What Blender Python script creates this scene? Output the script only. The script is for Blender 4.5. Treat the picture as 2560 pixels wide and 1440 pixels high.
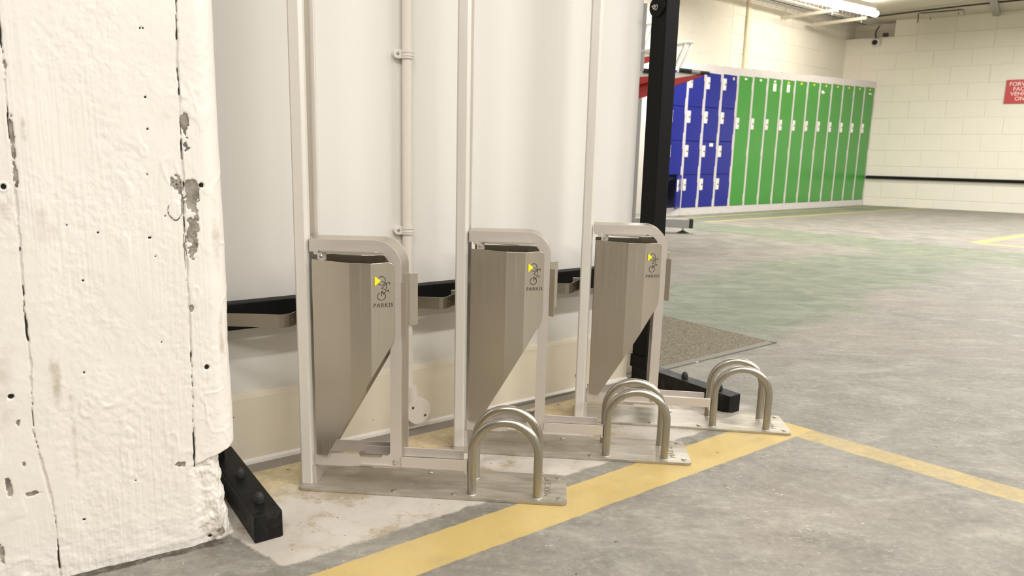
import bpy, bmesh, math, random
import numpy as np
from mathutils import Vector, Matrix
from mathutils.geometry import tessellate_polygon

for o in list(bpy.data.objects):
    bpy.data.objects.remove(o)
SC = bpy.context.scene
COL = SC.collection
R = math.radians
random.seed(7)

# ------------------------------------------------------------------ camera
cam_d = bpy.data.cameras.new('camera')
cam = bpy.data.objects.new('camera', cam_d)
COL.objects.link(cam)
SC.camera = cam
cam_d.sensor_width = 36.0
cam_d.lens = 1785.0 / 2560.0 * 36.0
cam_d.shift_x = (1280 - 1230) / 2560.0
cam_d.clip_start = 0.02
cam_d.clip_end = 100
_p, _r = R(10.6), R(1.15)
_M = Matrix(((math.cos(_r), -math.sin(_r), 0), (math.sin(_r), math.cos(_r), 0), (0, 0, 1))) @ \
     Matrix(((1, 0, 0), (0, -math.sin(_p), -math.cos(_p)), (0, math.cos(_p), -math.sin(_p))))
right, down, fwd = _M[0], _M[1], _M[2]
cm = Matrix.Identity(4)
for i in range(3):
    cm[i][0] = right[i]; cm[i][1] = -down[i]; cm[i][2] = -fwd[i]
cm[0][3], cm[1][3], cm[2][3] = 0.0, 0.0, 0.64
cam.matrix_world = cm
cam_d.dof.use_dof = True
cam_d.dof.focus_distance = 1.45
cam_d.dof.aperture_fstop = 9.0

# ------------------------------------------------------------------ world, exposure
w = bpy.data.worlds.new('world')
SC.world = w
w.use_nodes = True
w.node_tree.nodes['Background'].inputs[0].default_value = (1.0, 0.96, 0.90, 1)
w.node_tree.nodes['Background'].inputs[1].default_value = 0.30
SC.view_settings.view_transform = 'Standard'
SC.view_settings.look = 'None'
SC.view_settings.gamma = 1.0
SC.view_settings.use_curve_mapping = False
SC.view_settings.exposure = 0.56
SC.cycles.max_bounces = 8
SC.cycles.diffuse_bounces = 5
SC.cycles.glossy_bounces = 4

CEIL = 2.63
# wall axes: U along the partition wall, NW out of it towards the aisle
AW = R(34.7)
U = Vector((math.cos(AW), math.sin(AW), 0))
NW = Vector((math.sin(AW), -math.cos(AW), 0))
W0 = Vector((-0.529, 1.365, 0))
# unseen fluorescent battens, set in rows parallel to the walls; (u, n) of each centre
LAMPS = [(-0.75, 1.75, 27), (1.15, 1.75, 28), (3.05, 1.75, 23), (0.2, 3.9, 50), (2.4, 3.9, 46), (5.0, 1.6, 24), (5.0, 3.9, 40),
         (3.0, -1.1, 14), (5.0, -1.1, 26), (7.0, -1.1, 58), (7.2, 1.6, 60), (5.0, -3.66, 56), (9.2, -1.1, 48)]  # this second line of battens is added out of view to brighten the far side
LAMP_COL = (1.0, 0.978, 0.945)

def wpt(u, n, z=0.0):
    p = W0 + U * u + NW * n
    return Vector((p.x, p.y, z))

for (lu, ln, e) in LAMPS:
    ld = bpy.data.lights.new('unseen_batten_light', 'AREA')
    ld.shape = 'RECTANGLE'; ld.size = 1.35; ld.size_y = 0.14
    ld.energy = e; ld.color = LAMP_COL
    lo = bpy.data.objects.new('unseen_batten_light', ld)
    lo.location = wpt(lu, ln, 2.425)
    lo.rotation_euler = (0, 0, AW)
    COL.objects.link(lo)

# ------------------------------------------------------------------ node helpers
class NT:
    def __init__(s, name, rough=0.5, metal=0.0, spec=0.5):
        s.m = bpy.data.materials.new(name); s.m.use_nodes = True
        s.t = s.m.node_tree; s.b = s.t.nodes['Principled BSDF']
        s.b.inputs['Roughness'].default_value = rough
        s.b.inputs['Metallic'].default_value = metal
        s.b.inputs['Specular IOR Level'].default_value = spec
    def new(s, k): return s.t.nodes.new(k)
    def link(s, a, b): s.t.links.new(a, b)
    def put(s, inp, v):
        if hasattr(v, 'is_linked') or isinstance(v, bpy.types.NodeSocket): s.link(v, inp)
        else: inp.default_value = v
    def obj(s):
        return s.new('ShaderNodeTexCoord').outputs['Object']
    def mapping(s, v, rot=(0, 0, 0), scale=(1, 1, 1), loc=(0, 0, 0)):
        n = s.new('ShaderNodeMapping'); s.link(v, n.inputs[0])
        n.inputs['Rotation'].default_value = rot; n.inputs['Scale'].default_value = scale; n.inputs['Location'].default_value = loc
        return n.outputs[0]
    def noise(s, v, scale, detail=3, rough=0.55, dist=0.0):
        n = s.new('ShaderNodeTexNoise'); s.link(v, n.inputs['Vector'])
        n.inputs['Scale'].default_value = scale; n.inputs['Detail'].default_value = detail
        n.inputs['Roughness'].default_value = rough; n.inputs['Distortion'].default_value = dist
        return n.outputs['Fac']
    def math(s, op, a, b=0.0, c=None, clamp=False):
        n = s.new('ShaderNodeMath'); n.operation = op; n.use_clamp = clamp
        s.put(n.inputs[0], a); s.put(n.inputs[1], b)
        if c is not None: s.put(n.inputs[2], c)
        return n.outputs[0]
    def dot(s, v, d):
        n = s.new('ShaderNodeVectorMath'); n.operation = 'DOT_PRODUCT'
        s.link(v, n.inputs[0]); n.inputs[1].default_value = d
        return n.outputs['Value']
    def mix(s, f, a, b):
        n = s.new('ShaderNodeMix'); n.data_type = 'RGBA'; n.clamp_factor = True
        s.put(n.inputs[0], f)
        for i, v in ((6, a), (7, b)):
            if isinstance(v, bpy.types.NodeSocket): s.link(v, n.inputs[i])
            else: n.inputs[i].default_value = (*v, 1) if len(v) == 3 else v
        return n.outputs[2]
    def ramp(s, f, lo, hi):
        n = s.new('ShaderNodeMapRange'); n.interpolation_type = 'SMOOTHSTEP'; n.clamp = True
        s.link(f, n.inputs[0]); n.inputs[1].default_value = lo; n.inputs[2].default_value = hi
        return n.outputs[0]
    def ramp2(s, f, lo, hi, a, b):
        n = s.new('ShaderNodeMapRange'); s.link(f, n.inputs[0])
        for i, v in enumerate((lo, hi, a, b)): n.inputs[i + 1].default_value = v
        return n.outputs[0]
    def bump(s, h, strength=0.3, dist=0.01):
        n = s.new('ShaderNodeBump'); n.inputs['Strength'].default_value = strength; n.inputs['Distance'].default_value = dist
        s.link(h, n.inputs['Height']); s.link(n.outputs[0], s.b.inputs['Normal'])
    def color(s, c):
        if isinstance(c, bpy.types.NodeSocket): s.link(c, s.b.inputs['Base Color'])
        else: s.b.inputs['Base Color'].default_value = (*c, 1)
    def half(s, v, nx, ny, c, soft, jit=None):
        d = s.math('SUBTRACT', s.dot(v, (nx, ny, 0)), c)
        if jit is not None: d = s.math('ADD', d, jit)
        return s.ramp(d, -soft, soft)
    def attr(s, name):
        n = s.new('ShaderNodeAttribute'); n.attribute_name = name
        return n.outputs['Fac']

def srgb(r, g, b):
    f = lambda c: ((c / 255 + 0.055) / 1.055) ** 2.4 if c / 255 > 0.04045 else c / 255 / 12.92
    return (f(r), f(g), f(b))

def plain(name, c, rough=0.5, metal=0.0, var=0.06, scale=25, spec=0.5, bump=0.0):
    n = NT(name, rough, metal, spec)
    v = n.obj()
    f = n.noise(v, scale, 4, 0.6)
    lo = tuple(max(0, x * (1 - var)) for x in c); hi = tuple(min(1, x * (1 + var)) for x in c)
    n.color(n.mix(f, lo, hi))
    if bump: n.bump(f, bump, 0.002)
    return n.m

def brushed(name, c, rough, axis, metal=1.0, lo=0.8, hi=1.1):
    """metal with fine grain running along one axis (0,1,2)"""
    n = NT(name, rough, metal)
    v = n.obj()
    sc = [260.0, 260.0, 260.0]; sc[axis] = 6.0
    g = n.noise(n.mapping(v, scale=tuple(sc)), 1.0, 3, 0.6)
    b = n.noise(v, 9.0, 3, 0.6)
    f = n.math('ADD', n.math('MULTIPLY', g, 0.5), n.math('MULTIPLY', b, 0.5))
    n.color(n.mix(f, tuple(x * lo for x in c), tuple(min(1, x * hi) for x in c)))
    n.link(n.ramp2(g, 0.3, 0.7, rough - 0.06, rough + 0.08), n.b.inputs['Roughness'])
    n.bump(g, 0.03, 0.0001)
    return n.m

M = {}
M['alu'] = brushed('anodised_aluminium', srgb(222, 217, 209), 0.50, 2, metal=0.30, lo=0.95, hi=1.03)
M['steel_v'] = brushed('brushed_steel_vertical', srgb(198, 190, 177), 0.36, 2, metal=0.90, lo=0.94, hi=1.05)
M['steel_h'] = brushed('brushed_steel_flat', srgb(216, 208, 201), 0.42, 0, metal=0.55, lo=0.95, hi=1.04)
n = NT('worn_steel_plate', 0.36, 0.55)
v = n.obj(); g = n.noise(n.mapping(v, scale=(6, 260, 260)), 1.0, 3, 0.6)
sw = n.noise(n.mapping(v, rot=(0, 0, 0.35), scale=(7, 22, 1)), 1.0, 5, 0.65, 1.6)
c = n.mix(n.ramp(sw, 0.30, 0.70), srgb(164, 157, 143), srgb(204, 197, 183)); c = n.mix(n.math('MULTIPLY', g, 0.25), c, srgb(180, 173, 160))
n.color(c); n.link(n.ramp2(sw, 0.3, 0.7, 0.34, 0.52), n.b.inputs['Roughness']); n.bump(g, 0.03, 0.0001)
M['plate'] = n.m
M['hoop'] = brushed('polished_steel_tube', srgb(174, 169, 158), 0.33, 2, metal=0.95, lo=0.96, hi=1.03)
M['steel_d'] = brushed('dark_steel_strip', srgb(150, 143, 130), 0.34, 0, metal=0.95, lo=0.94, hi=1.05)
M['bolt'] = plain('zinc_bolt', srgb(205, 202, 196), 0.3, 1.0)
M['cut'] = plain('dark_cutout', (0.02, 0.018, 0.014), 0.7)
M['engrave'] = plain('engraved_steel', srgb(112, 104, 90), 0.6)
M['yellow_tag'] = plain('yellow_enamel', srgb(250, 235, 40), 0.4, var=0.02)
M['black'] = plain('black_powder_coat', (0.006, 0.0058, 0.0055), 0.5, var=0.2, scale=60, spec=0.14)
M['white_paint'] = plain('white_plastic', srgb(232, 226, 218), 0.45, var=0.02)
M['conduit'] = plain('painted_conduit', srgb(236, 229, 219), 0.5, var=0.03, scale=60)
M['rust'] = plain('brass_screw', srgb(110, 92, 52), 0.4, 0.8)
M['locker_frame'] = plain('locker_frame_grey', srgb(214, 208, 206), 0.4, var=0.03)
M['green'] = plain('green_locker_paint', srgb(66, 146, 58), 0.22, var=0.05, scale=3)
M['blue'] = plain('blue_locker_paint', srgb(18, 32, 138), 0.22, var=0.05, scale=3)
M['lock'] = plain('white_lock_plate', srgb(236, 232, 226), 0.35, var=0.02)
M['lock_dark'] = plain('lock_keyhole', srgb(120, 114, 108), 0.4)
M['tag_yellow'] = plain('yellow_number_tag', srgb(232, 222, 60), 0.5, var=0.05)
M['tag_white'] = plain('white_label', srgb(244, 242, 232), 0.6, var=0.02)
M['locker_shade'] = plain('locker_gap_shade', srgb(30, 32, 60), 0.6)
M['galv'] = plain('galvanised_steel', srgb(168, 168, 166), 0.45, 0.6, var=0.14, scale=20)
M['red'] = plain('red_tray_paint', srgb(178, 32, 24), 0.35, var=0.05)
M['tray_white'] = plain('pale_tray_steel', srgb(226, 224, 216), 0.35, 0.3, var=0.04)
M['rubber'] = plain('black_rubber', (0.02, 0.02, 0.018), 0.6, var=0.2)
M['strut'] = plain('galvanised_strut', srgb(200, 194, 180), 0.5, 0.3, var=0.08)
M['ceil'] = plain('painted_ceiling', srgb(205, 198, 184), 0.8, var=0.07, scale=4)
M['cable'] = plain('dark_cable', srgb(58, 50, 36), 0.6)
M['cam_white'] = plain('camera_housing', srgb(214, 208, 200), 0.35, var=0.02)
M['glass_dark'] = plain('camera_lens', (0.01, 0.012, 0.01), 0.12)
M['sign'] = plain('red_sign_face', srgb(188, 48, 44), 0.3, var=0.05)
M['sign_text'] = plain('white_sign_print', srgb(250, 236, 228), 0.4, var=0.01)
M['trunk'] = plain('cream_trunking', srgb(222, 212, 184), 0.5, var=0.04)
M['lamp_body'] = plain('batten_body', srgb(215, 212, 204), 0.4, var=0.02)

n = NT('lit_tube', 0.4); n.color((1, 0.97, 0.9)); n.b.inputs['Emission Color'].default_value = (1.0, 0.95, 0.84, 1); n.b.inputs['Emission Strength'].default_value = 24.0
M['tube'] = n.m

# dusty rubber-capped black beam
n = NT('scuffed_black', 0.5, spec=0.25)
v = n.obj(); f = n.noise(v, 30, 5, 0.7, 1.0); g = n.noise(v, 6, 3, 0.6)
n.color(n.mix(n.math('MULTIPLY', n.ramp(f, 0.45, 0.8), n.ramp(g, 0.35, 0.7)), (0.006, 0.0058, 0.0055), (0.06, 0.056, 0.05)))
n.link(n.ramp2(f, 0.3, 0.7, 0.4, 0.6), n.b.inputs['Roughness'])
M['scuffed'] = n.m

# partition wall paint
n = NT('off_white_wall_paint', 0.55, spec=0.35)
v = n.obj(); a = n.noise(v, 1.3, 3, 0.5); b = n.noise(v, 26, 5, 0.65)
c = n.mix(a, srgb(222, 219, 212), srgb(231, 228, 223))
sm = n.noise(n.mapping(v, rot=(0.3, 0.2, 0.8), scale=(5, 5, 26)), 1.0, 5, 0.7, 0.8)
c = n.mix(n.math('MULTIPLY', n.ramp(sm, 0.68, 0.82), 0.30), c, srgb(170, 164, 150))
n.color(c); n.bump(b, 0.06, 0.002)
M['wall'] = n.m
n = NT('cream_plinth_paint', 0.45, spec=0.4)
v = n.obj(); a = n.noise(v, 2.0, 4, 0.6); sp = n.noise(v, 120, 2, 0.5)
c = n.mix(a, srgb(222, 212, 192), srgb(232, 223, 204))
c = n.mix(n.ramp(sp, 0.72, 0.78), c, srgb(120, 112, 90))
n.color(c); n.bump(n.noise(v, 18, 4, 0.6), 0.06, 0.003)
M['plinth'] = n.m
# painted blockwork
n = NT('cream_blockwork_paint', 0.7, spec=0.3)
v = n.obj(); a = n.noise(v, 3, 4, 0.6); b = n.noise(v, 70, 3, 0.6)
n.color(n.mix(a, srgb(228, 223, 209), srgb(236, 232, 220))); n.bump(b, 0.15, 0.004)
M['block'] = n.m
n = NT('painted_concrete_wall', 0.75, spec=0.25)
v = n.obj(); a = n.noise(v, 2.2, 5, 0.65); b = n.noise(n.mapping(v, scale=(1, 1, 3)), 5, 4, 0.6)
c = n.mix(a, srgb(224, 218, 202), srgb(236, 232, 220))
c = n.mix(n.math('MULTIPLY', n.ramp(b, 0.55, 0.75), 0.4), c, srgb(196, 188, 164))
n.color(c); n.bump(b, 0.2, 0.01)
M['conc_wall'] = n.m
# coir mat
n = NT('coarse_mat_pile', 0.95, spec=0.1)
v = n.obj(); a = n.noise(v, 190, 3, 0.7); b = n.noise(v, 5, 3, 0.5)
c = n.mix(n.ramp(a, 0.3, 0.7), srgb(96, 90, 76), srgb(164, 156, 138)); c = n.mix(n.math('MULTIPLY', b, 0.3), c, srgb(118, 112, 98))
n.color(c); n.bump(a, 0.8, 0.006)
M['mat'] = n.m
M['mat_edge'] = plain('mat_rubber_edge', srgb(124, 120, 109), 0.7, var=0.08)

# pillar: thick old paint over concrete; 'chip' marks where the paint has come off, 'dirt' is grime
n = NT('thick_white_masonry_paint', 0.55, spec=0.35)
v = n.obj(); chip = n.attr('chip'); dirt = n.attr('dirt')
a = n.noise(v, 5, 4, 0.6); fine = n.noise(v, 150, 4, 0.65); mid = n.noise(v, 38, 4, 0.6)
paint = n.mix(a, srgb(228, 222, 214), srgb(237, 232, 225))
paint = n.mix(n.math('MULTIPLY', dirt, n.ramp(mid, 0.35, 0.7)), paint, srgb(168, 152, 128))
cn = n.mix(n.ramp(mid, 0.35, 0.65), srgb(112, 106, 96), srgb(166, 158, 146))
cn = n.mix(n.ramp(fine, 0.58, 0.7), cn, srgb(84, 74, 58))
dark = n.attr('hole')
c = n.mix(n.ramp(chip, 0.40, 0.55), paint, cn)
c = n.mix(n.ramp(dark, 0.35, 0.65), c, (0.03, 0.026, 0.02))
n.color(c)
n.bump(n.math('ADD', n.math('MULTIPLY', fine, 0.35), n.math('MULTIPLY', mid, 0.65)), 0.22, 0.003)
M['pillar'] = n.m

# ------------------------------------------------------------------ floor material
n = NT('worn_painted_concrete_floor', 0.6, spec=0.22)
P = n.obj()
big = n.noise(P, 0.9, 4, 0.6); med = n.noise(P, 5, 5, 0.65, 0.4); fin = n.noise(P, 60, 4, 0.65)
st = n.noise(n.mapping(P, rot=(0, 0, R(-20)), scale=(5, 12, 1)), 1.0, 8, 0.72, 0.9)
st2 = n.noise(n.mapping(P, rot=(0, 0, R(35)), scale=(34, 80, 1)), 1.0, 5, 0.78, 2.2)
base = n.mix(n.ramp(med, 0.3, 0.7), srgb(120, 117, 109), srgb(144, 141, 132))
base = n.mix(n.math('MULTIPLY', n.ramp(big, 0.45, 0.65), 0.45), base, srgb(152, 139, 128))
base = n.mix(n.math('MULTIPLY', n.ramp(st, 0.48, 0.72), 0.6), base, srgb(172, 167, 155))
base = n.mix(n.math('MULTIPLY', n.ramp(st, 0.48, 0.28), 0.55), base, srgb(102, 97, 87))
st3 = n.noise(n.mapping(P, rot=(0, 0, R(12)), scale=(34, 60, 1)), 1.0, 6, 0.72, 1.4)
base = n.mix(n.math('MULTIPLY', n.ramp(st3, 0.56, 0.70), 0.40), base, srgb(178, 172, 160))
base = n.mix(n.math('MULTIPLY', n.ramp(st3, 0.42, 0.30), 0.35), base, srgb(100, 95, 85))
base = n.mix(n.math('MULTIPLY', n.ramp(fin, 0.50, 0.68), 0.20), base, srgb(180, 176, 166))
base = n.mix(n.math('MULTIPLY', n.ramp(fin, 0.48, 0.32), 0.22), base, srgb(96, 92, 84))
fl = n.math('MULTIPLY', n.ramp(st2, 0.60, 0.66), n.ramp(n.noise(P, 2.6, 4, 0.65), 0.46, 0.60))
base = n.mix(n.math('MULTIPLY', fl, 0.8), base, srgb(206, 201, 189))
cut = n.math('MULTIPLY', n.ramp(n.noise(n.mapping(P, rot=(0, 0, R(-52)), scale=(9, 120, 1)), 1.0, 3, 0.7, 0.5), 0.68, 0.74), n.ramp(n.noise(P, 1.7, 3, 0.6), 0.5, 0.6))
base = n.mix(n.math('MULTIPLY', cut, 0.6), base, srgb(84, 79, 70))
# green coating worn thin
jb = n.math('MULTIPLY', n.math('SUBTRACT', n.noise(P, 1.6, 4, 0.65), 0.5), 0.9)
g1 = n.math('MULTIPLY', n.half(P, 0.6287, -0.7776, -2.33, 0.12, jb), n.half(P, -0.6674, 0.7447, 1.27, 0.10, jb))
g1 = n.math('MULTIPLY', g1, n.half(P, -0.75, -0.66, -5.6, 0.8, jb))
g2 = n.math('MULTIPLY', n.half(P, -0.7664, -0.6423, -6.35, 0.10, jb), n.half(P, 0.7748, 0.6322, 5.5, 0.10, jb))
g3 = n.math('MULTIPLY', n.half(P, -0.6, 0.8, 4.60, 0.05), n.ramp(big, 0.3, 0.5))
gm = n.math('MULTIPLY', n.math('ADD', n.math('ADD', g1, g2), g3, clamp=True), n.ramp2(med, 0.3, 0.7, 0.55, 0.95))
base = n.mix(gm, base, n.mix(n.ramp(st, 0.35, 0.7), srgb(104, 114, 94), srgb(136, 142, 121)))
# sandy screed near the racks
je = n.math('MULTIPLY', n.math('SUBTRACT', n.noise(P, 22, 5, 0.7), 0.5), 0.030)
jf = n.math('MULTIPLY', n.math('SUBTRACT', n.noise(P, 34, 4, 0.65), 0.5), 0.008)
s2u = n.half(P, -0.7188, -0.6952, -1.70, 0.003, jf)
pale = n.math('MULTIPLY', n.half(P, -0.5867, 0.8098, 1.008, 0.004, je), n.half(P, 0.6219, 0.7831, 0.598, 0.004, je))
pale = n.math('MULTIPLY', pale, n.half(P, -U.x, -U.y, -(U.x * 0.70 + U.y * 1.72), 0.05, je))
pcol = n.mix(n.ramp(med, 0.3, 0.7), srgb(180, 172, 161), srgb(200, 193, 183))
pcol = n.mix(n.math('MULTIPLY', n.ramp(n.noise(P, 9, 6, 0.72), 0.50, 0.64), 0.8), pcol, srgb(158, 140, 112))
sand = n.half(P, -NW.x, -NW.y, -(NW.x * W0.x + NW.y * W0.y) - 0.155, 0.03, n.math('MULTIPLY', n.math('SUBTRACT', n.noise(P, 7, 4, 0.65), 0.5), 0.22))
scol = n.mix(n.ramp(fin, 0.3, 0.7), srgb(192, 174, 138), srgb(212, 196, 162))
pcol = n.mix(sand, pcol, scol)
pcol = n.mix(n.ramp(n.noise(P, 130, 2, 0.5), 0.70, 0.74), pcol, srgb(84, 74, 56))
base = n.mix(pale, base, pcol)
# grey skirting band painted along the foot of the wall
kerb = n.half(P, -NW.x, -NW.y, -(NW.x * W0.x + NW.y * W0.y) - 0.048, 0.003, jf)
kerb = n.math('MULTIPLY', kerb, n.half(P, -U.x, -U.y, -(U.x * W0.x + U.y * W0.y) - 1.13, 0.01))
kerb = n.math('MULTIPLY', kerb, n.half(P, NW.x, NW.y, NW.x * W0.x + NW.y * W0.y - 0.02, 0.003))
base = n.mix(kerb, base, n.mix(n.ramp(n.noise(P, 150, 3, 0.6), 0.66, 0.72), srgb(148, 142, 132), srgb(60, 52, 38)))
# yellow bay lines
ys = n.math('MULTIPLY', n.half(P, 0.5941, -0.8044, -0.9607, 0.0015, jf), n.half(P, -0.5814, 0.8136, 0.8763, 0.0015, jf))
y1 = n.math('MULTIPLY', ys, s2u)
y2 = n.math('MULTIPLY', n.math('MULTIPLY', n.half(P, 0.7218, 0.6921, 1.6266, 0.002, jf), s2u), n.half(P, 0.5941, -0.8044, -0.9607, 0.003, jf))
def band(nx, ny, c, wd): 
    return n.math('MULTIPLY', n.half(P, nx, ny, c - wd, 0.012, jf), n.half(P, -nx, -ny, -c - wd, 0.012, jf))
y3 = n.math('MULTIPLY', band(-0.5981, 0.8014, 4.60, 0.045), n.half(P, U.x, U.y, 6.0, 0.02))
y4 = n.math('MULTIPLY', band(-0.6226, 0.7826, 4.80, 0.03), n.half(P, U.x, U.y, 5.8, 0.02))
y5 = n.math('MULTIPLY', band(-0.6150, 0.7885, 2.19, 0.05), n.half(P, 0.8217, 0.5699, 6.62, 0.01))
y6 = n.math('MULTIPLY', band(0.8217, 0.5699, 6.66, 0.05), n.half(P, 0.6150, -0.7885, -2.19, 0.01))
wear = n.ramp2(n.noise(P, 14, 5, 0.7), 0.35, 0.75, 1.0, 0.55)
ycol = n.mix(n.ramp(med, 0.3, 0.7), srgb(188, 164, 104), srgb(198, 175, 120))
ycol = n.mix(n.math('MULTIPLY', n.ramp(st, 0.55, 0.75), 0.5), ycol, srgb(190, 172, 132))
base = n.mix(n.math('MULTIPLY', y1, n.ramp2(n.noise(P, 9, 4, 0.7), 0.5, 0.8, 1.0, 0.7)), base, ycol)
wear2 = n.math('MULTIPLY', wear, n.ramp2(st3, 0.35, 0.65, 1.0, 0.45), clamp=True)
base = n.mix(n.math('MULTIPLY', y2, wear2), base, ycol)
base = n.mix(n.math('MULTIPLY', n.math('ADD', n.math('ADD', y3, y4), n.math('ADD', y5, y6), clamp=True), 0.75), base, srgb(188, 168, 108))
# darker edge on the floor at the foot of the pillar
PA = R(30.5); pn = (math.sin(PA), -math.cos(PA)); pc = pn[0] * -0.439 + pn[1] * 1.094
pillar_edge = n.math('MULTIPLY', n.half(P, -pn[0], -pn[1], -pc - 0.016, 0.003, je), n.half(P, -math.cos(PA), -math.sin(PA), -(math.cos(PA) * -0.439 + math.sin(PA) * 1.094) - 0.0, 0.01, je))
base = n.mix(pillar_edge, base, n.mix(n.ramp(fin, 0.4, 0.7), srgb(78, 72, 64), srgb(118, 112, 104)))
sp = n.ramp(n.noise(P, 48, 2, 0.5), 0.745, 0.765)
base = n.mix(n.math('MULTIPLY', sp, 0.8), base, srgb(62, 56, 48))
n.color(base)
n.link(n.ramp2(med, 0.3, 0.7, 0.50, 0.72), n.b.inputs['Roughness'])
hgt = n.math('ADD', n.math('MULTIPLY', st, 0.6), n.math('MULTIPLY', fin, 0.25))
hgt = n.math('ADD', hgt, n.math('MULTIPLY', pale, 0.5))
n.bump(hgt, 0.30, 0.004)
M['floor'] = n.m

# ------------------------------------------------------------------ mesh helpers
class MB:
    def __init__(s): s.v = []; s.f = []; s.sm = []
    def add(s, vs, fs, smooth=False):
        o = len(s.v); s.v += [tuple(x) for x in vs]
        s.f += [tuple(i + o for i in f) for f in fs]; s.sm += [smooth] * len(fs)
        return s
    def box(s, x0, x1, y0, y1, z0, z1, bev=0.0):
        bm = bmesh.new()
        bmesh.ops.create_cube(bm, size=1.0)
        for q in bm.verts:
            q.co = Vector((x0 + (q.co.x + .5) * (x1 - x0), y0 + (q.co.y + .5) * (y1 - y0), z0 + (q.co.z + .5) * (z1 - z0)))
        if bev: bmesh.ops.bevel(bm, geom=bm.edges[:], offset=bev, segments=2, profile=0.6, affect='EDGES')
        bm.verts.index_update()
        s.add([q.co[:] for q in bm.verts], [[q.index for q in f.verts] for f in bm.faces]); bm.free()
        return s
    def prism(s, poly, d0, d1, fn):
        """poly: 2-D outline; fn(a, b, d) -> xyz"""
        k = len(poly)
        area = sum(poly[i][0] * poly[(i + 1) % k][1] - poly[(i + 1) % k][0] * poly[i][1] for i in range(k))
        if area < 0: poly = poly[::-1]
        tri = tessellate_polygon([[Vector((a, b, 0)) for a, b in poly]])
        vs = [fn(a, b, d0) for a, b in poly] + [fn(a, b, d1) for a, b in poly]
        fs = []
        for t in tri:
            a, b, c = t
            ar = (poly[b][0] - poly[a][0]) * (poly[c][1] - poly[a][1]) - (poly[c][0] - poly[a][0]) * (poly[b][1] - poly[a][1])
            if ar < 0: b, c = c, b
            fs.append((c, b, a)); fs.append((a + k, b + k, c + k))
        for i in range(k):
            j = (i + 1) % k
            fs.append((i, j, j + k, i + k))
        return s.add(vs, fs)
    def tube(s, pts, r, seg=12, cap=True):
        pts = [Vector(p) for p in pts]; ring = []
        t0 = (pts[1] - pts[0]).normalized()
        up = Vector((0, 0, 1)) if abs(t0.z) < 0.9 else Vector((1, 0, 0))
        x = t0.cross(up).normalized()
        vs = []
        for i, p in enumerate(pts):
            t = ((pts[min(i + 1, len(pts) - 1)] - p).normalized() + (p - pts[max(i - 1, 0)]).normalized())
            if t.length < 1e-9: t = t0
            t.normalize()
            x = (x - t * x.dot(t)).normalized(); y = t.cross(x)
            rr = r[i] if isinstance(r, (list, tuple)) else r
            for k in range(seg):
                a = 2 * math.pi * k / seg
                vs.append(p + (x * math.cos(a) + y * math.sin(a)) * rr)
        fs = []
        for i in range(len(pts) - 1):
            for k in range(seg):
                k2 = (k + 1) % seg
                fs.append((i * seg + k, i * seg + k2, (i + 1) * seg + k2, (i + 1) * seg + k))
        s.add(vs, fs, True)
        if cap:
            s.add(vs[:seg], [tuple(range(seg - 1, -1, -1))]); s.add(vs[-seg:], [tuple(range(seg))])
        return s
    def lathe(s, prof, c, axis, seg=20):
        """prof: (radius, height) pairs from the base outwards along axis"""
        ax = Vector(axis).normalized()
        up = Vector((0, 0, 1)) if abs(ax.z) < 0.9 else Vector((1, 0, 0))
        x = ax.cross(up).normalized(); y = ax.cross(x); c = Vector(c)
        vs = []
        for r, h in prof:
            for k in range(seg):
                a = 2 * math.pi * k / seg
                vs.append(c + ax * h + (x * math.cos(a) + y * math.sin(a)) * r)
        fs = []
        for i in range(len(prof) - 1):
            for k in range(seg):
                k2 = (k + 1) % seg
                fs.append((i * seg + k, (i + 1) * seg + k, (i + 1) * seg + k2, i * seg + k2)[::-1])
        m = len(prof) - 1
        fs.append(tuple(range(seg))[::-1]); fs.append(tuple(m * seg + k for k in range(seg)))
        return s.add(vs, fs)
    def sheet(s, path, z0, z1, th, closed=False):
        """vertical strip following a plan path, with thickness"""
        pts = [Vector((a, b, 0)) for a, b in path]; k = len(pts); L = []; Rr = []
        for i in range(k):
            t = (pts[min(i + 1, k - 1)] - pts[max(i - 1, 0)]).normalized(); nn = Vector((-t.y, t.x, 0)) * (th / 2)
            L.append(pts[i] + nn); Rr.append(pts[i] - nn)
        return s.prism([(p.x, p.y) for p in L] + [(p.x, p.y) for p in Rr[::-1]], z0, z1, lambda a, b, d: (a, b, d))
    def mesh(s, name):
        me = bpy.data.meshes.new(name)
        me.from_pydata(s.v, [], s.f); me.update()
        me.polygons.foreach_set('use_smooth', s.sm)
        return me
    def build(s, name, mat, parent=None, bev=0.0, solid=0.0):
        me = s.mesh(name); me.materials.append(M[mat])
        o = bpy.data.objects.new(name, me); COL.objects.link(o)
        if parent is not None: o.parent = parent
        if bev:
            b = o.modifiers.new('bevel', 'BEVEL'); b.width = bev; b.segments = 2; b.limit_method = 'ANGLE'; b.angle_limit = R(40)
        return o

def tag(o, label=None, cat=None, group=None, kind=None):
    if label: o['label'] = label
    if cat: o['category'] = cat
    if group: o['group'] = group
    if kind: o['kind'] = kind
    return o

def thing(name, label, cat, loc=(0, 0, 0), rz=0.0, group=None):
    e = bpy.data.objects.new(name, None); e.empty_display_size = 0.1
    e.location = loc; e.rotation_euler = (0, 0, rz); COL.objects.link(e)
    return tag(e, label, cat, group)

KIDS = {}
def copy_tree(o, parent=None):
    c = o.copy(); COL.objects.link(c)
    if parent is not None: c.parent = parent
    for ch in list(o.children): copy_tree(ch, c)
    return c

XZ = lambda a, b, d: (a, d, b)
XY = lambda a, b, d: (a, b, d)
def arc(cx, cy, r, a0, a1, k):
    return [(cx + r * math.cos(R(a0 + (a1 - a0) * i / k)), cy + r * math.sin(R(a0 + (a1 - a0) * i / k))) for i in range(k + 1)]

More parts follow.
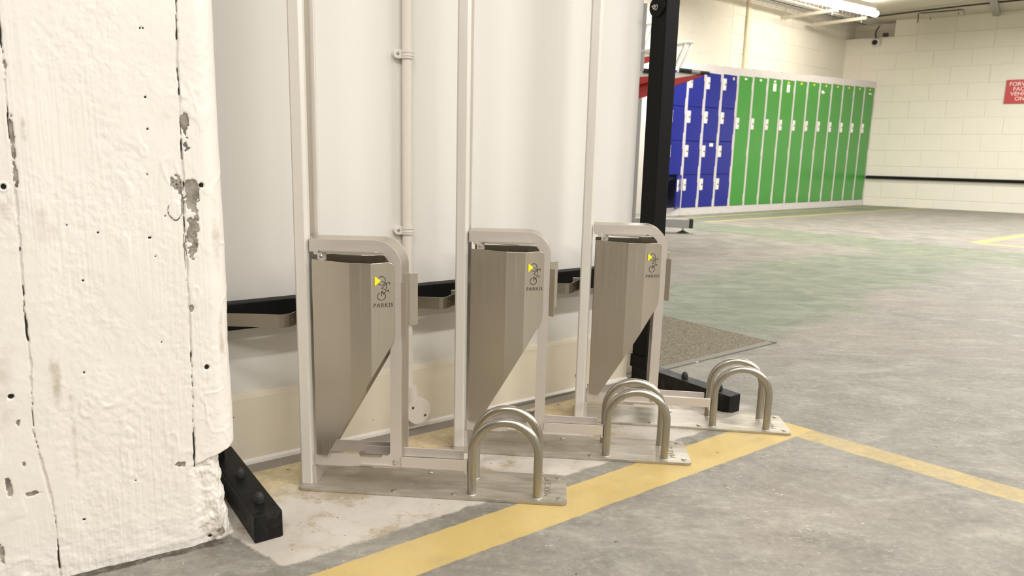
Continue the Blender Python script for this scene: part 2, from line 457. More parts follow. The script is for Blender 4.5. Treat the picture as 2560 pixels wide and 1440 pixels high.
def text_mesh(body, size, depth=0.0003, align='CENTER', space=1.0):
    cu = bpy.data.curves.new('lettering', 'FONT'); cu.body = body; cu.size = size; cu.extrude = depth
    cu.align_x = align; cu.align_y = 'CENTER'; cu.space_character = space; cu.resolution_u = 3
    ob = bpy.data.objects.new('lettering', cu); COL.objects.link(ob)
    dg = bpy.context.evaluated_depsgraph_get(); dg.update()
    me = bpy.data.meshes.new_from_object(ob.evaluated_get(dg))
    bpy.data.objects.remove(ob); bpy.data.curves.remove(cu)
    return me
def text_obj(name, body, size, mat, parent, origin, xdir, ydir, **kw):
    me = text_mesh(body, size, **kw); me.materials.clear(); me.materials.append(M[mat])
    xd = Vector(xdir).normalized(); yd = Vector(ydir).normalized(); zd = xd.cross(yd)
    m = Matrix.Identity(4)
    for i in range(3): m[i][0], m[i][1], m[i][2], m[i][3] = xd[i], yd[i], zd[i], origin[i]
    me.transform(m)
    o = bpy.data.objects.new(name, me); COL.objects.link(o); o.parent = parent
    return o

# ================================================================== SETTING
# floor
f = MB().box(-6, 12, -5, 16, -0.2, 0.0).build('floor', 'floor'); tag(f, 'worn grey concrete car park floor with yellow bay lines', None, kind='structure')

def wall_frame(o, ax):   # place a wall-local object: local x along ax, local y to the left of ax
    o.rotation_euler = (0, 0, ax); return o

# partition wall behind the racks (local x = along wall, y = into wall)
wl = bpy.data.objects.new('wall_rear', None); COL.objects.link(wl)
wl.location = W0; wl.rotation_euler = (0, 0, AW); tag(wl, 'smooth off-white partition wall behind the bike racks', None, kind='structure')
mb = MB(); mb.box(-2.6, 1.127, 0.010, 0.13, 0.0, CEIL, 0.006); mb.build('upper_face', 'wall', wl)
pl = [(0.13, 0.0), (0.0, 0.0), (0.0, 0.140), (0.002, 0.147), (0.006, 0.151), (0.0101, 0.153), (0.13, 0.153)]
mb = MB(); mb.prism(pl, -2.6, 1.1275, lambda a, b, d: (d, a, b)); mb.build('plinth', 'plinth', wl)
mb = MB(); mb.prism([(0.0, 0.0), (-0.007, 0.0), (-0.006, 0.006), (0.0, 0.010)], -2.6, 1.127, lambda a, b, d: (d, a, b)); mb.build('sealant_bead', 'white_paint', wl)

# far walls: WF runs along the lockers, WR closes the corner on the right
CORN = Vector((5.163, 11.060, 0)); AF = R(37.94); ARW = R(-36.2)
# far wall is blockwork near the corner and board-marked concrete further left
wf = bpy.data.objects.new('wall_far', None); COL.objects.link(wf); wf.location = CORN; wf.rotation_euler = (0, 0, AF)
tag(wf, 'cream blockwork wall above the lockers', None, kind='structure')
MB().box(-12.0, 0.3, 0.012, 0.25, 0, CEIL).build('backing', 'block', wf)
BH, BL = 0.2285, 0.455
blk = {}
def block_mesh(l, h):
    key = (round(l, 3), round(h, 3))
    if key not in blk:
        mb = MB(); mb.box(0, l, 0.006, 0.03, 0, h, 0.004); me = mb.mesh('block'); me.materials.append(M['block']); blk[key] = me
    return blk[key]
def blocks(parent, x0, x1, z0, z1, phase, flip=1):
    row = 0; z = z0
    while z < z1 - 0.02:
        h = min(BH, z1 - z) - 0.004
        x = x0 - (BL / 2 if (row + phase) % 2 else 0)
        while x < x1 - 0.02:
            a, b = max(x, x0), min(x + BL, x1)
            if b - a > 0.03:
                o = bpy.data.objects.new('block', block_mesh(b - a - 0.004, h)); COL.objects.link(o); o.parent = parent
                o.location = (a + 0.003, random.uniform(-0.0012, 0.0012), z + 0.003)
            x += BL
        z += BH; row += 1
blocks(wf, -2.85, 0.0, 0.124 + BH * 6, CEIL, 0)
MB().box(-2.85, 0.0, 0.004, 0.02, 0, 0.124 + BH * 6).build('lower_face', 'block', wf)
MB().box(-12, -2.865, -0.004, 0.02, 0, CEIL, 0.004).build('concrete_face', 'conc_wall', wf)
wr = bpy.data.objects.new('wall_right', None); COL.objects.link(wr); wr.location = CORN; wr.rotation_euler = (0, 0, ARW)
tag(wr, 'cream painted blockwork end wall', None, kind='structure')
MB().box(-0.3, 13, 0.012, 0.25, 0, 0.124 + BH * 10).build('backing', 'block', wr)
MB().box(0.62, 13, 0.012, 0.25, 0.124 + BH * 10, CEIL).build('backing', 'block', wr)
MB().box(-0.3, 0.75, 0.26, 0.35, 2.3, CEIL).build('recess_back', 'block', wr)
blocks(wr, 0.0, 4.1, 0.124, 0.124 + BH * 10, 1)
# first thin course and the top course, which stops short at the recess in the corner
mbh = 0.124
for k in range(9):
    a, b = k * BL, (k + 1) * BL
    o = bpy.data.objects.new('block', block_mesh(BL - 0.006, mbh - 0.004)); COL.objects.link(o); o.parent = wr; o.location = (a + 0.003, 0, 0.0)
    if b > 0.62:
        a2 = max(a, 0.62)
        o = bpy.data.objects.new('block', block_mesh(b - a2 - 0.006, CEIL - (0.124 + BH * 10) - 0.004)); COL.objects.link(o); o.parent = wr; o.location = (a2 + 0.003, 0, 0.124 + BH * 10 + 0.003)
MB().box(4.1, 13, 0.0, 0.02, 0, CEIL).build('plain_face', 'block', wr)
# closing walls behind the camera
mb = MB(); mb.box(-6, 12, -5.2, -5, 0, CEIL); o = mb.build('wall_front', 'conc_wall'); tag(o, 'cream concrete wall behind the viewer', None, kind='structure')
mb = MB(); mb.box(-6.2, -6, -5, 16, 0, CEIL); o = mb.build('wall_left', 'conc_wall'); tag(o, 'cream concrete wall on the left side', None, kind='structure')
# ceiling with shallow down-stand ribs
ce = bpy.data.objects.new('ceiling', None); COL.objects.link(ce); tag(ce, 'painted concrete slab ceiling', None, kind='structure')
MB().box(-6.2, 12, -5.2, 16, CEIL, CEIL + 0.2).build('slab', 'ceil', ce)

# ================================================================== PILLAR
def vnoise(x, y, seed):
    rs = np.random.RandomState(seed); T = rs.rand(256, 256)
    xi = np.floor(x).astype(int); yi = np.floor(y).astype(int); fx = x - xi; fy = y - yi
    fx = fx * fx * (3 - 2 * fx); fy = fy * fy * (3 - 2 * fy)
    a = T[xi % 256, yi % 256]; b = T[(xi + 1) % 256, yi % 256]; c = T[xi % 256, (yi + 1) % 256]; d = T[(xi + 1) % 256, (yi + 1) % 256]
    return (a * (1 - fx) + b * fx) * (1 - fy) + (c * (1 - fx) + d * fx) * fy
def fbm(x, y, seed, oct=4):
    s = 0; a = 0.5; t = 0
    for i in range(oct):
        s = s + a * vnoise(x * 2 ** i, y * 2 ** i, seed + i); t += a; a *= 0.55
    return s / t
def sstep(x, a, b):
    t = np.clip((x - a) / (b - a), 0, 1); return t * t * (3 - 2 * t)

PO = Vector((-0.439, 1.094, 0))
EDGE = 0.0265; RAD = 0.030
ss = np.concatenate([np.linspace(-0.95, -0.345, 8)[:-1], np.arange(-0.345, EDGE - RAD, 0.00125)])
flat = [(s_, 0.0) for s_ in ss]
nrm = [(0.0, 1.0)] * len(flat)
for k in range(0, 31):
    a = R(90 - 90 * k / 30.0)
    flat.append((EDGE - RAD + RAD * math.cos(a), -RAD + RAD * math.sin(a))); nrm.append((math.cos(a), math.sin(a)))
for k in range(1, 9):
    flat.append((EDGE, -RAD - 0.016 * k)); nrm.append((1.0, 0.0))
flat.append((EDGE, -0.27)); nrm.append((1.0, 0.0))
pu = np.array([p[0] for p in flat]); pnn = np.array([p[1] for p in flat]); nu = np.array([p[0] for p in nrm]); nn_ = np.array([p[1] for p in nrm])
slen = np.concatenate([[0], np.cumsum(np.hypot(np.diff(pu), np.diff(pnn)))])
slen = slen - slen[np.argmin(np.abs(pu))] if True else slen
zz = np.concatenate([np.arange(0, 0.93, 0.00145), np.linspace(0.93, CEIL, 8)[1:]])
S_, Z_ = np.meshgrid(slen, zz)
PU, _ = np.meshgrid(pu, zz); PN, _ = np.meshgrid(pnn, zz); NU, _ = np.meshgrid(nu, zz); NN, _ = np.meshgrid(nn_, zz)
dsp = np.zeros_like(S_); chip = np.zeros_like(S_); hole = np.zeros_like(S_); dirt = np.zeros_like(S_)
# plaster lumps, vertical board grain, trowel ridges
dsp += 0.0050 * (fbm(S_ * 9 + 20, Z_ * 6 + 4, 1, 3) - 0.5)
rough_zone = sstep(fbm(S_ * 16 + 3, Z_ * 9 + 8, 40, 3), 0.42, 0.62)
dsp += (0.0005 + 0.0010 * rough_zone) * (fbm(S_ * 140, Z_ * 120, 5, 4) - 0.5)
dsp += 0.0006 * (fbm(S_ * 420 + 9, Z_ * 9, 9, 2) - 0.5) * sstep(fbm(S_ * 6, Z_ * 3, 12, 2), 0.4, 0.6)
rid = np.abs(fbm(S_ * 22 + 7, Z_ * 13 + 2, 23, 3) - 0.5)
dsp += 0.0007 * (1 - sstep(rid, 0.0, 0.05)) * sstep(fbm(S_ * 5, Z_ * 5, 31, 2), 0.52, 0.62)
wob = lambda sd, f_, a_: a_ * (fbm(S_ * f_, Z_ * f_, sd, 4) - 0.5)
def crack(pts, width, depth, thr, sd):
    global dsp, hole
    zs = np.array([p[1] for p in pts])[::-1]; us = np.array([p[0] for p in pts])[::-1]
    c_ = np.interp(Z_, zs, us) + 0.0022 * (fbm(Z_ * 60, Z_ * 0 + sd, sd, 3) - 0.5)
    d_ = np.abs(S_ - c_); on = ((Z_ > zs[0] - 0.01) & (Z_ < zs[-1] + 0.02)).astype(float)
    wv = width * (0.35 + 1.3 * sstep(fbm(Z_ * 28 + 5, Z_ * 0 + 2, sd + 3, 3), 0.35, 0.7))
    m_ = (1 - sstep(d_, wv * 0.5, wv * 1.3)) * on
    dsp -= depth * m_
    br = sstep(fbm(Z_ * 18, Z_ * 0 + 7, sd + 9, 3), thr, thr + 0.12)
    hole = np.maximum(hole, m_ * br * 0.85)
    dsp += 0.0012 * sstep(S_ - c_, -0.001, 0.001) * on * (1 - sstep(S_ - c_, 0.02, 0.05))
CA = [(-0.2405, 0.95), (-0.2405, 0.7738), (-0.2393, 0.7489), (-0.2416, 0.6722), (-0.2417, 0.6039), (-0.2428, 0.512), (-0.2449, 0.4113), (-0.2446, 0.3419), (-0.2487, 0.2351), (-0.2328, 0.0941), (-0.2344, 0.0)]
CB = [(-0.0257, 0.95), (-0.0257, 0.8486), (-0.0293, 0.7657), (-0.0291, 0.6922), (-0.0307, 0.605), (-0.0317, 0.5273), (-0.033, 0.4414), (-0.0332, 0.3848), (-0.0345, 0.2751), (-0.0385, 0.1452)]
crack(CA, 0.0011, 0.0030, 0.42, 50); crack(CB, 0.0010, 0.0030, 0.34, 60)
CH = [(-0.0245, 0.6682, 0.0056, 0.0221), (-0.039, 0.5861, 0.0072, 0.0154), (-0.02, 0.5662, 0.0096, 0.0331), (-0.0222, 0.5148, 0.008, 0.0275), (-0.0238, 0.4842, 0.0079, 0.0173), (-0.0298, 0.3953, 0.0041, 0.0089), (-0.2853, 0.1615, 0.0042, 0.0181), (-0.2579, 0.1422, 0.0087, 0.0043), (-0.3024, 0.0589, 0.0033, 0.0136), (-0.2643, 0.1882, 0.0029, 0.0042), (-0.2389, 0.7429, 0.0017, 0.0061), (-0.239, 0.641, 0.0027, 0.0264), (-0.2393, 0.6066, 0.0023, 0.0187), (-0.2403, 0.667, 0.0022, 0.0062), (-0.0569, 0.1454, 0.0059, 0.0041), (-0.2665, 0.2523, 0.0019, 0.0048), (0.0006, 0.0122, 0.0075, 0.0072), (-0.0330, 0.545, 0.0016, 0.03), (-0.0345, 0.49, 0.0014, 0.03), (-0.0300, 0.635, 0.0014, 0.02)]
for i, (cu_, cz_, rx, rz) in enumerate(CH):
    e_ = np.hypot((S_ - cu_) / rx, (Z_ - cz_) / rz) + wob(100 + i, 75, 1.9) + wob(150 + i, 220, 0.7)
    m_ = 1 - sstep(e_, 0.90, 1.12)
    chip = np.maximum(chip, m_); dsp -= 0.0016 * m_
    if rx > 0.006 and i in (1,): hole = np.maximum(hole, m_ * sstep(fbm(S_ * 300, Z_ * 300, 77, 2), 0.55, 0.65) * 0.6)
# lifted flake outline
e_ = np.hypot((S_ + 0.0440) / 0.0095, (Z_ - 0.5500) / 0.0150) + wob(300, 90, 0.5)
rim = (1 - sstep(np.abs(e_ - 1.0), 0.03, 0.10)) * (Z_ < 0.556)
dsp += 0.0018 * (1 - sstep(e_, 0.9, 1.0)); hole = np.maximum(hole, rim * 0.8 * (S_ < -0.034))
HO = [(-0.0054, 0.5853, 0.0034, 0.0036), (-0.2546, 0.5843, 0.0031, 0.0038), (-0.0119, 0.2995, 0.0036, 0.0039), (-0.2716, 0.2917, 0.0037, 0.0035), (-0.0743, 0.7108, 0.0016, 0.0017), (-0.074, 0.6665, 0.0016, 0.0017), (-0.0786, 0.6013, 0.0012, 0.0012), (-0.1476, 0.5183, 0.0015, 0.0017), (-0.0812, 0.5081, 0.0022, 0.0018), (-0.0581, 0.5401, 0.0012, 0.0012), (-0.0745, 0.3475, 0.0012, 0.0013), (-0.1857, 0.5304, 0.0012, 0.0012), (-0.075, 0.8054, 0.0012, 0.0012), (-0.0714, 0.8057, 0.0012, 0.0012), (-0.1803, 0.314, 0.0012, 0.0012), (-0.1712, 0.4501, 0.0015, 0.0017), (-0.1237, 0.1318, 0.0012, 0.0013), (-0.1973, 0.0849, 0.002, 0.0019), (-0.0204, 0.0085, 0.0031, 0.0029), (-0.0748, 0.4802, 0.0012, 0.0012)]
for (cu_, cz_, rx, rz) in HO:
    e_ = np.hypot((S_ - cu_) / rx, (Z_ - cz_) / rz)
    m_ = 1 - sstep(e_, 0.85, 1.15); dsp -= min(0.006, rx * 2.2) * m_; hole = np.maximum(hole, m_)
e_ = np.hypot((S_ + 0.2546) / 0.0062, (Z_ - 0.5843) / 0.0072)   # collar round the plugged fixing hole
dsp += 0.0012 * (1 - sstep(np.abs(e_ - 0.8), 0.1, 0.25))
# grime
for (cu_, cz_, rx, rz, k_) in [(-0.252, 0.555, 0.010, 0.02, 0.8), (-0.215, 0.315, 0.008, 0.05, 0.7), (-0.20, 0.22, 0.004, 0.10, 0.5), (0.012, 0.50, 0.008, 0.06, 0.5), (0.014, 0.33, 0.006, 0.09, 0.5), (-0.29, 0.33, 0.03, 0.10, 0.35), (-0.008, 0.02, 0.025, 0.05, 0.6), (-0.225, 0.66, 0.004, 0.02, 0.7), (-0.21, 0.53, 0.02, 0.03, 0.35), (-0.05, 0.68, 0.01, 0.015, 0.5)]:
    dirt = np.maximum(dirt, k_ * (1 - sstep(np.hypot((S_ - cu_) / rx, (Z_ - cz_) / rz) + wob(500 + int(cu_ * 999), 40, 0.8), 0.3, 1.2)))
# the corner render stops short of the floor: below it the broken base steps back, then flares out
lim = 0.150 + np.clip((S_ - 0.0) * 0.35, -0.02, 0.02) + 0.004 * (fbm(S_ * 60, S_ * 0 + 1, 71, 2) - 0.5)
cor = sstep(S_, -0.048, -0.030)
below = (1 - sstep(Z_, lim - 0.004, lim + 0.0015)) * cor
tt = np.clip(Z_ / 0.15, 0, 1)
dsp -= below * (0.004 + 0.004 * sstep(S_, -0.01, 0.03))
dsp += below * 0.009 * (fbm(S_ * 70, Z_ * 55, 81, 4) - 0.5)
shift = -below * sstep(S_, -0.035, 0.03) * (0.020 * tt ** 0.7 + 0.000)
bulge_edge = sstep(S_, 0.0, 0.03) * sstep(Z_, 0.10, 0.155) * 0.0
seam = np.exp(-((Z_ - lim) / 0.0018) ** 2) * cor
hole = np.maximum(hole, seam * 0.75 * sstep(fbm(S_ * 90 + 3, Z_ * 20, 91, 3), 0.42, 0.55)); dsp -= 0.003 * seam
low = 1 - sstep(Z_, 0.0, 0.12)
dsp += low * 0.0035 * (fbm(S_ * 40 + 9, Z_ * 70 + 9, 95, 4) - 0.5)
X = PO.x + math.cos(PA) * (PU + shift + NU * dsp) + math.sin(PA) * (PN + NN * dsp)
Y = PO.y + math.sin(PA) * (PU + shift + NU * dsp) - math.cos(PA) * (PN + NN * dsp)
nz, ns = S_.shape
verts = np.stack([X, Y, Z_], -1).reshape(-1, 3)
ii = np.arange(nz * ns).reshape(nz, ns)
faces = np.stack([ii[:-1, :-1], ii[:-1, 1:], ii[1:, 1:], ii[1:, :-1]], -1).reshape(-1, 4)
me = bpy.data.meshes.new('concrete_pillar')
me.vertices.add(len(verts)); me.vertices.foreach_set('co', verts.astype(np.float32).ravel())
me.loops.add(faces.size); me.loops.foreach_set('vertex_index', faces.astype(np.int32).ravel())
me.polygons.add(len(faces)); me.polygons.foreach_set('loop_start', np.arange(0, faces.size, 4, dtype=np.int32))
me.update(calc_edges=True); me.validate()
me.polygons.foreach_set('use_smooth', [True] * len(me.polygons))
for nm, arr in (('chip', chip), ('hole', hole), ('dirt', dirt)):
    at = me.attributes.new(nm, 'FLOAT', 'POINT'); at.data.foreach_set('value', arr.astype(np.float32).ravel())
me.materials.append(M['pillar'])
o = bpy.data.objects.new('concrete_pillar', me); COL.objects.link(o)
tag(o, 'white painted concrete pillar with flaking paint and rounded corner in the left foreground', 'pillar')

# ================================================================== BIKE LIFT RACKS
def make_rack():
    t = thing('bike_lift_rack', '', 'bike rack', group='steel bike lift racks along the wall')
    # base plate with rounded corners
    c = 0.010
    pl = arc(0.513 - c, c, c, -90, 0, 5) + arc(0.513 - c, 0.12 - c, c, 0, 90, 5) + arc(c, 0.12 - c, c, 90, 180, 5) + arc(c, c, c, 180, 270, 5)
    bp = MB().prism(pl, 0.0005, 0.006, XY).build('base_plate', 'plate', t, bev=0.0012)
    for (x, y) in ((0.498, 0.016), (0.498, 0.104), (0.185, 0.010), (0.24, 0.098), (0.30, 0.012)):
        MB().lathe([(0.0055, 0), (0.0055, 0.0012), (0.003, 0.0026)], (x, y, 0.006), (0, 0, 1), 10).build('anchor_screw', 'bolt', bp)
    text_obj('engraving', 'MAX 2.4"', 0.0190, 'engrave', bp, (0.477, 0.064, 0.0061), (0, 1, 0), (-1, 0, 0), depth=0.0002, space=1.05)
    # upright channel
    prof = [(0.0, 0.021), (0.003, 0.018), (0.0205, 0.018), (0.0262, 0.0235), (0.0262, 0.034), (0.012, 0.034), (0.012, 0.082), (0.0262, 0.082), (0.0262, 0.091), (0.024, 0.093), (0.002, 0.093), (0.0, 0.091)]
    up = MB().prism(prof, 0.0062, 2.15, XY).build('upright_post', 'alu', t, bev=0.0008)
    MB().box(0.0122, 0.0185, 0.0375, 0.0785, 0.486, 2.10, 0.0008).build('slide_track', 'steel_v', up)
    MB().box(0.001, 0.030, 0.020, 0.086, 0.006, 0.045, 0.001).build('post_foot', 'steel_h', up)
    for z in (0.045, 0.10):
        MB().lathe([(0.004, 0), (0.004, 0.002), (0.002, 0.003)], (0.0, 0.055, z), (-1, 0, 0), 10).build('bolt', 'bolt', up)
    # guard frame: two C-shaped plates joined by an outer web
    outer = [(0.029, 0.483), (0.149, 0.484)] + arc(0.149, 0.434, 0.050, 88, 2, 16) + [(0.1990, 0.410), (0.1975, 0.058)] + arc(0.1895, 0.056, 0.008, 0, -88, 5) + [(0.029, 0.047)]
    inner = [(0.029, 0.071), (0.1715, 0.0725), (0.1760, 0.078), (0.1775, 0.300), (0.1780, 0.434)] + arc(0.149, 0.434, 0.029, 4, 88, 10) + [(0.149, 0.4615), (0.049, 0.4605), (0.047, 0.463), (0.0455, 0.463), (0.045, 0.455), (0.0375, 0.455), (0.037, 0.460), (0.029, 0.460)]
    cshape = outer + inner
    MB().prism(cshape, 0.018, 0.0205, XZ).build('front_frame_plate', 'steel_h', t, bev=0.0006)
    MB().prism(cshape, 0.0835, 0.086, XZ).build('rear_frame_plate', 'steel_h', t, bev=0.0006)
    wpath = outer[:-1] + [(0.10, 0.047)]
    wb = MB(); inn = []
    for i, (a, b) in enumerate(wpath):
        p0 = Vector(wpath[max(i - 1, 0)] + (0,)); p1 = Vector(wpath[min(i + 1, len(wpath) - 1)] + (0,))
        tt = (p1 - p0).normalized(); inn.append((a + tt.y * 0.002, b - tt.x * 0.002))
    wb.prism([(a, b) for a, b in wpath] + inn[::-1], 0.0207, 0.0833, XZ); wb.build('frame_web', 'steel_v', t)
    # lip rolled out of the top of the frame
    lip = [(0.046, 0.0178), (0.058, 0.007), (0.080, -0.006), (0.110, -0.014), (0.135, -0.017), (0.155, -0.014), (0.164, -0.004), (0.166, 0.0178)]
    MB().prism(lip, 0.4600, 0.4616, XY).build('guard_lip', 'hoop', t, bev=0.0005)
    # folded guard panels (front and rear)
    dz = lambda x: 0.069 + (x - 0.056) / 0.131 * 0.232
    def panel(sign):
        Y = (lambda y: y) if sign > 0 else (lambda y: 0.104 - y)
        plan = [(0.0335, 0.0155), (0.109, -0.0035), (0.148, -0.0035), (0.1865, 0.0150)]
        fy = lambda x: np.interp(x, [p[0] for p in plan], [p[1] for p in plan])
        xs = [0.0335, 0.056, 0.109, 0.148, 0.176, 0.1825, 0.1853, 0.1865]
        top = [0.4465, 0.446, 0.4445, 0.4445, 0.4455, 0.444, 0.4405, 0.434]
        bot = [0.069, 0.069, dz(0.109), dz(0.148), dz(0.176), dz(0.1825) + 0.001, dz(0.1853) + 0.005, dz(0.1865) + 0.014]
        mb = MB(); th = 0.0018; vs = []; fs = []
        for x, a, b in zip(xs, top, bot):
            y = float(fy(x))
            for yy in (y, y + th):
                vs.append((x, Y(yy), b)); vs.append((x, Y(yy), a))
        for i in range(len(xs) - 1):
            o = i * 4; q = o + 4
            fs += [(o, q, q + 1, o + 1), (o + 3, q + 3, q + 2, o + 2), (o + 1, q + 1, q + 3, o + 3), (o + 2, q + 2, q, o)]
        fs += [(1, 3, 2, 0), (len(xs) * 4 - 4, len(xs) * 4 - 2, len(xs) * 4 - 1, len(xs) * 4 - 3)]
        if sign < 0: fs = [f_[::-1] for f_ in fs]
        mb.add(vs, fs)
        return mb.build('guard_panel', 'steel_v', t, bev=0.0005)
    fp = panel(1); panel(-1)
    # inner stop plate seen through the slot
    MB().box(0.046, 0.062, 0.012, 0.0175, 0.4465, 0.4585).build('slot_bracket', 'steel_h', t)
    MB().lathe([(0.0032, 0), (0.0032, 0.0015), (0.0018, 0.0025)], (0.053, 0.012, 0.453), (0, -1, 0), 10).build('slot_screw', 'bolt', t)
    # marks on the third fold of the front panel: local (s, z) -> xyz
    ax = Vector((0.0385, 0.0185, 0)); L3 = ax.length; ax.normalize(); nrm_ = Vector((ax.y, -ax.x, 0))
    P3 = lambda s, z, d=0.0003: Vector((0.148, -0.0035, z)) + ax * s + nrm_ * d
    sx = lambda px: (px - 930) / 53 * L3
    sz = lambda py: 0.4445 - (py - 652) * 0.00074
    mb = MB(); tri = [(938.5, 683), (938.5, 707), (952, 694.5)]
    mb.prism([(sx(a), sz(b)) for a, b in tri], 0.0002, 0.0014, lambda a, b, d: tuple(P3(a, b, d))); mb.build('yellow_marker', 'yellow_tag', fp)
    lg = MB(); lw = 0.00058
    def seg(p, q):
        p = Vector((sx(920 + p[0] / 6.857), sz(670 + p[1] / 6.857), 0)); q = Vector((sx(920 + q[0] / 6.857), sz(670 + q[1] / 6.857), 0))
        d = (q - p).normalized(); nn = Vector((-d.y, d.x, 0)) * lw
        lg.prism([tuple((p + nn)[:2]), tuple((p - nn)[:2]), tuple((q - nn)[:2]), tuple((q + nn)[:2])], 0.0001, 0.0003, lambda a, b, dd: tuple(P3(a, b, dd)))
    def ring(cx, cy, rx, ry, a0, a1, k=22):
        pts = [(cx + rx * math.cos(R(a0 + (a1 - a0) * i / k)), cy + ry * math.sin(R(a0 + (a1 - a0) * i / k))) for i in range(k + 1)]
        for i in range(k): seg(pts[i], pts[i + 1])
    ring(235, 170, 58, 73, -140, 12); ring(235, 170, 58, 73, 35, 140)
    ring(232, 435, 62, 66, -95, 245)
    for p, q in (((228, 172), (306, 213)), ((306, 213), (358, 204)), ((358, 204), (362, 242)), ((309, 213), (309, 312)), ((302, 226), (232, 300)), ((232, 300), (342, 346)), ((232, 346), (232, 432)), ((232, 348), (262, 366)), ((306, 346), (250, 410)), ((337, 325), (337, 372))):
        seg(p, q)
    lg.build('bicycle_cutout', 'cut', fp)
    text_obj('lettering', 'PARKIS', 0.0106, 'cut', fp, P3(sx(957.5), sz(756), 0.0002), ax, (0, 0, 1), depth=0.0001, space=1.12)
    # flared guides on the outer web
    zg0, zg1 = 0.309, 0.409
    MB().prism([(0.1985, 0.0175), (0.2095, 0.0115), (0.2105, 0.0130), (0.1995, 0.0195)], zg0, zg1, XY).build('wheel_guide', 'steel_v', t, bev=0.0008)
    MB().prism([(0.1985, 0.0865), (0.2145, 0.0925), (0.2155, 0.0910), (0.1995, 0.0845)], zg0 + 0.004, zg1 + 0.006, XY).build('wheel_guide', 'steel_v', t, bev=0.0008)
    # slide rail under the guard, running out to the hoops
    rl = MB().box(0.120, 0.3195, 0.0140, 0.0480, 0.0535, 0.0555, 0.0004).build('slide_rail', 'steel_h', t)
    MB().prism([(0.120, 0.0535), (0.3135, 0.0535), (0.3135, 0.0760), (0.3115, 0.0785), (0.120, 0.0785)], 0.0480, 0.0500, XZ).build('rail_back', 'steel_h', rl, bev=0.0005)
    MB().box(0.1985, 0.3210, 0.0120, 0.0140, 0.0535, 0.0745, 0.0007).build('rail_front', 'steel_h', rl)
    MB().box(0.1985, 0.3190, 0.0140, 0.0185, 0.0725, 0.0745, 0.0006).build('rail_lip', 'hoop', rl)
    MB().box(0.3195, 0.3235, 0.013, 0.030, 0.046, 0.072, 0.001).build('rail_hook', 'steel_h', rl)
    MB().box(0.118, 0.160, 0.0160, 0.0212, 0.0700, 0.0745, 0.0006).build('spring_clip', 'hoop', rl)
    MB().box(0.105, 0.142, 0.0162, 0.0178, 0.0465, 0.0485, 0.0004).build('slot_edge', 'hoop', rl)
    MB().lathe([(0.0048, 0), (0.0048, 0.0014), (0.0030, 0.0024), (0.0016, 0.0024)], (0.1855, 0.018, 0.0605), (0, -1, 0), 14).build('frame_screw', 'bolt', t)
    # wheel hoops
    for yy in (0.018, 0.088):
        x0, x1, r0 = 0.3325, 0.4570, 0.0083
        rad = (x1 - x0) / 2; zt = 0.1515
        pts = [(x0, yy, 0.0055), (x0, yy, 0.05)] + [(x0 + rad - rad * math.cos(R(a)), yy, zt - rad + rad * math.sin(R(a))) for a in range(0, 181, 9)] + [(x1, yy, 0.05), (x1, yy, 0.0055)]
        hp = MB().tube(pts, r0, 16).build('wheel_hoop', 'hoop', t)
        for xx in (x0, x1):
            MB().lathe([(0.0098, 0), (0.0086, 0.0012)], (xx, yy, 0.0058), (0, 0, 1), 16).build('weld_ring', 'plate', hp)
    # bent strip tying the post back to the black rail
    st = MB().sheet([(0.002, 0.096), (-0.012, 0.060), (-0.019, 0.034), (-0.026, 0.0255), (-0.034, 0.0235), (-0.157, 0.0200)], 0.3135, 0.3385, 0.0024).build('tie_strip', 'steel_d', t)
    MB().lathe([(0.0045, 0), (0.0045, 0.0025), (0.002, 0.0035)], (-0.0165, 0.047, 0.326), (-0.93, -0.37, 0), 12).build('bolt', 'bolt', st)
    MB().box(-0.018, 0.0, 0.086, 0.0925, 0.309, 0.343, 0.001).build('post_bracket', 'steel_v', st)
    return t
rk = make_rack()
RK = [((-0.364, 1.271), -4.7, 'steel bike lift rack nearest the white pillar'),
      ((-0.080, 1.463), -5.1, 'steel bike lift rack in the middle of the three'),
      ((0.207, 1.662), -7.4, 'steel bike lift rack beside the tall black post')]
for i, ((x, y), a, lab) in enumerate(RK):
    o = rk if i == 0 else copy_tree(rk)
    o.location = (x, y, 0); o.rotation_euler = (0, 0, R(a)); o['label'] = lab

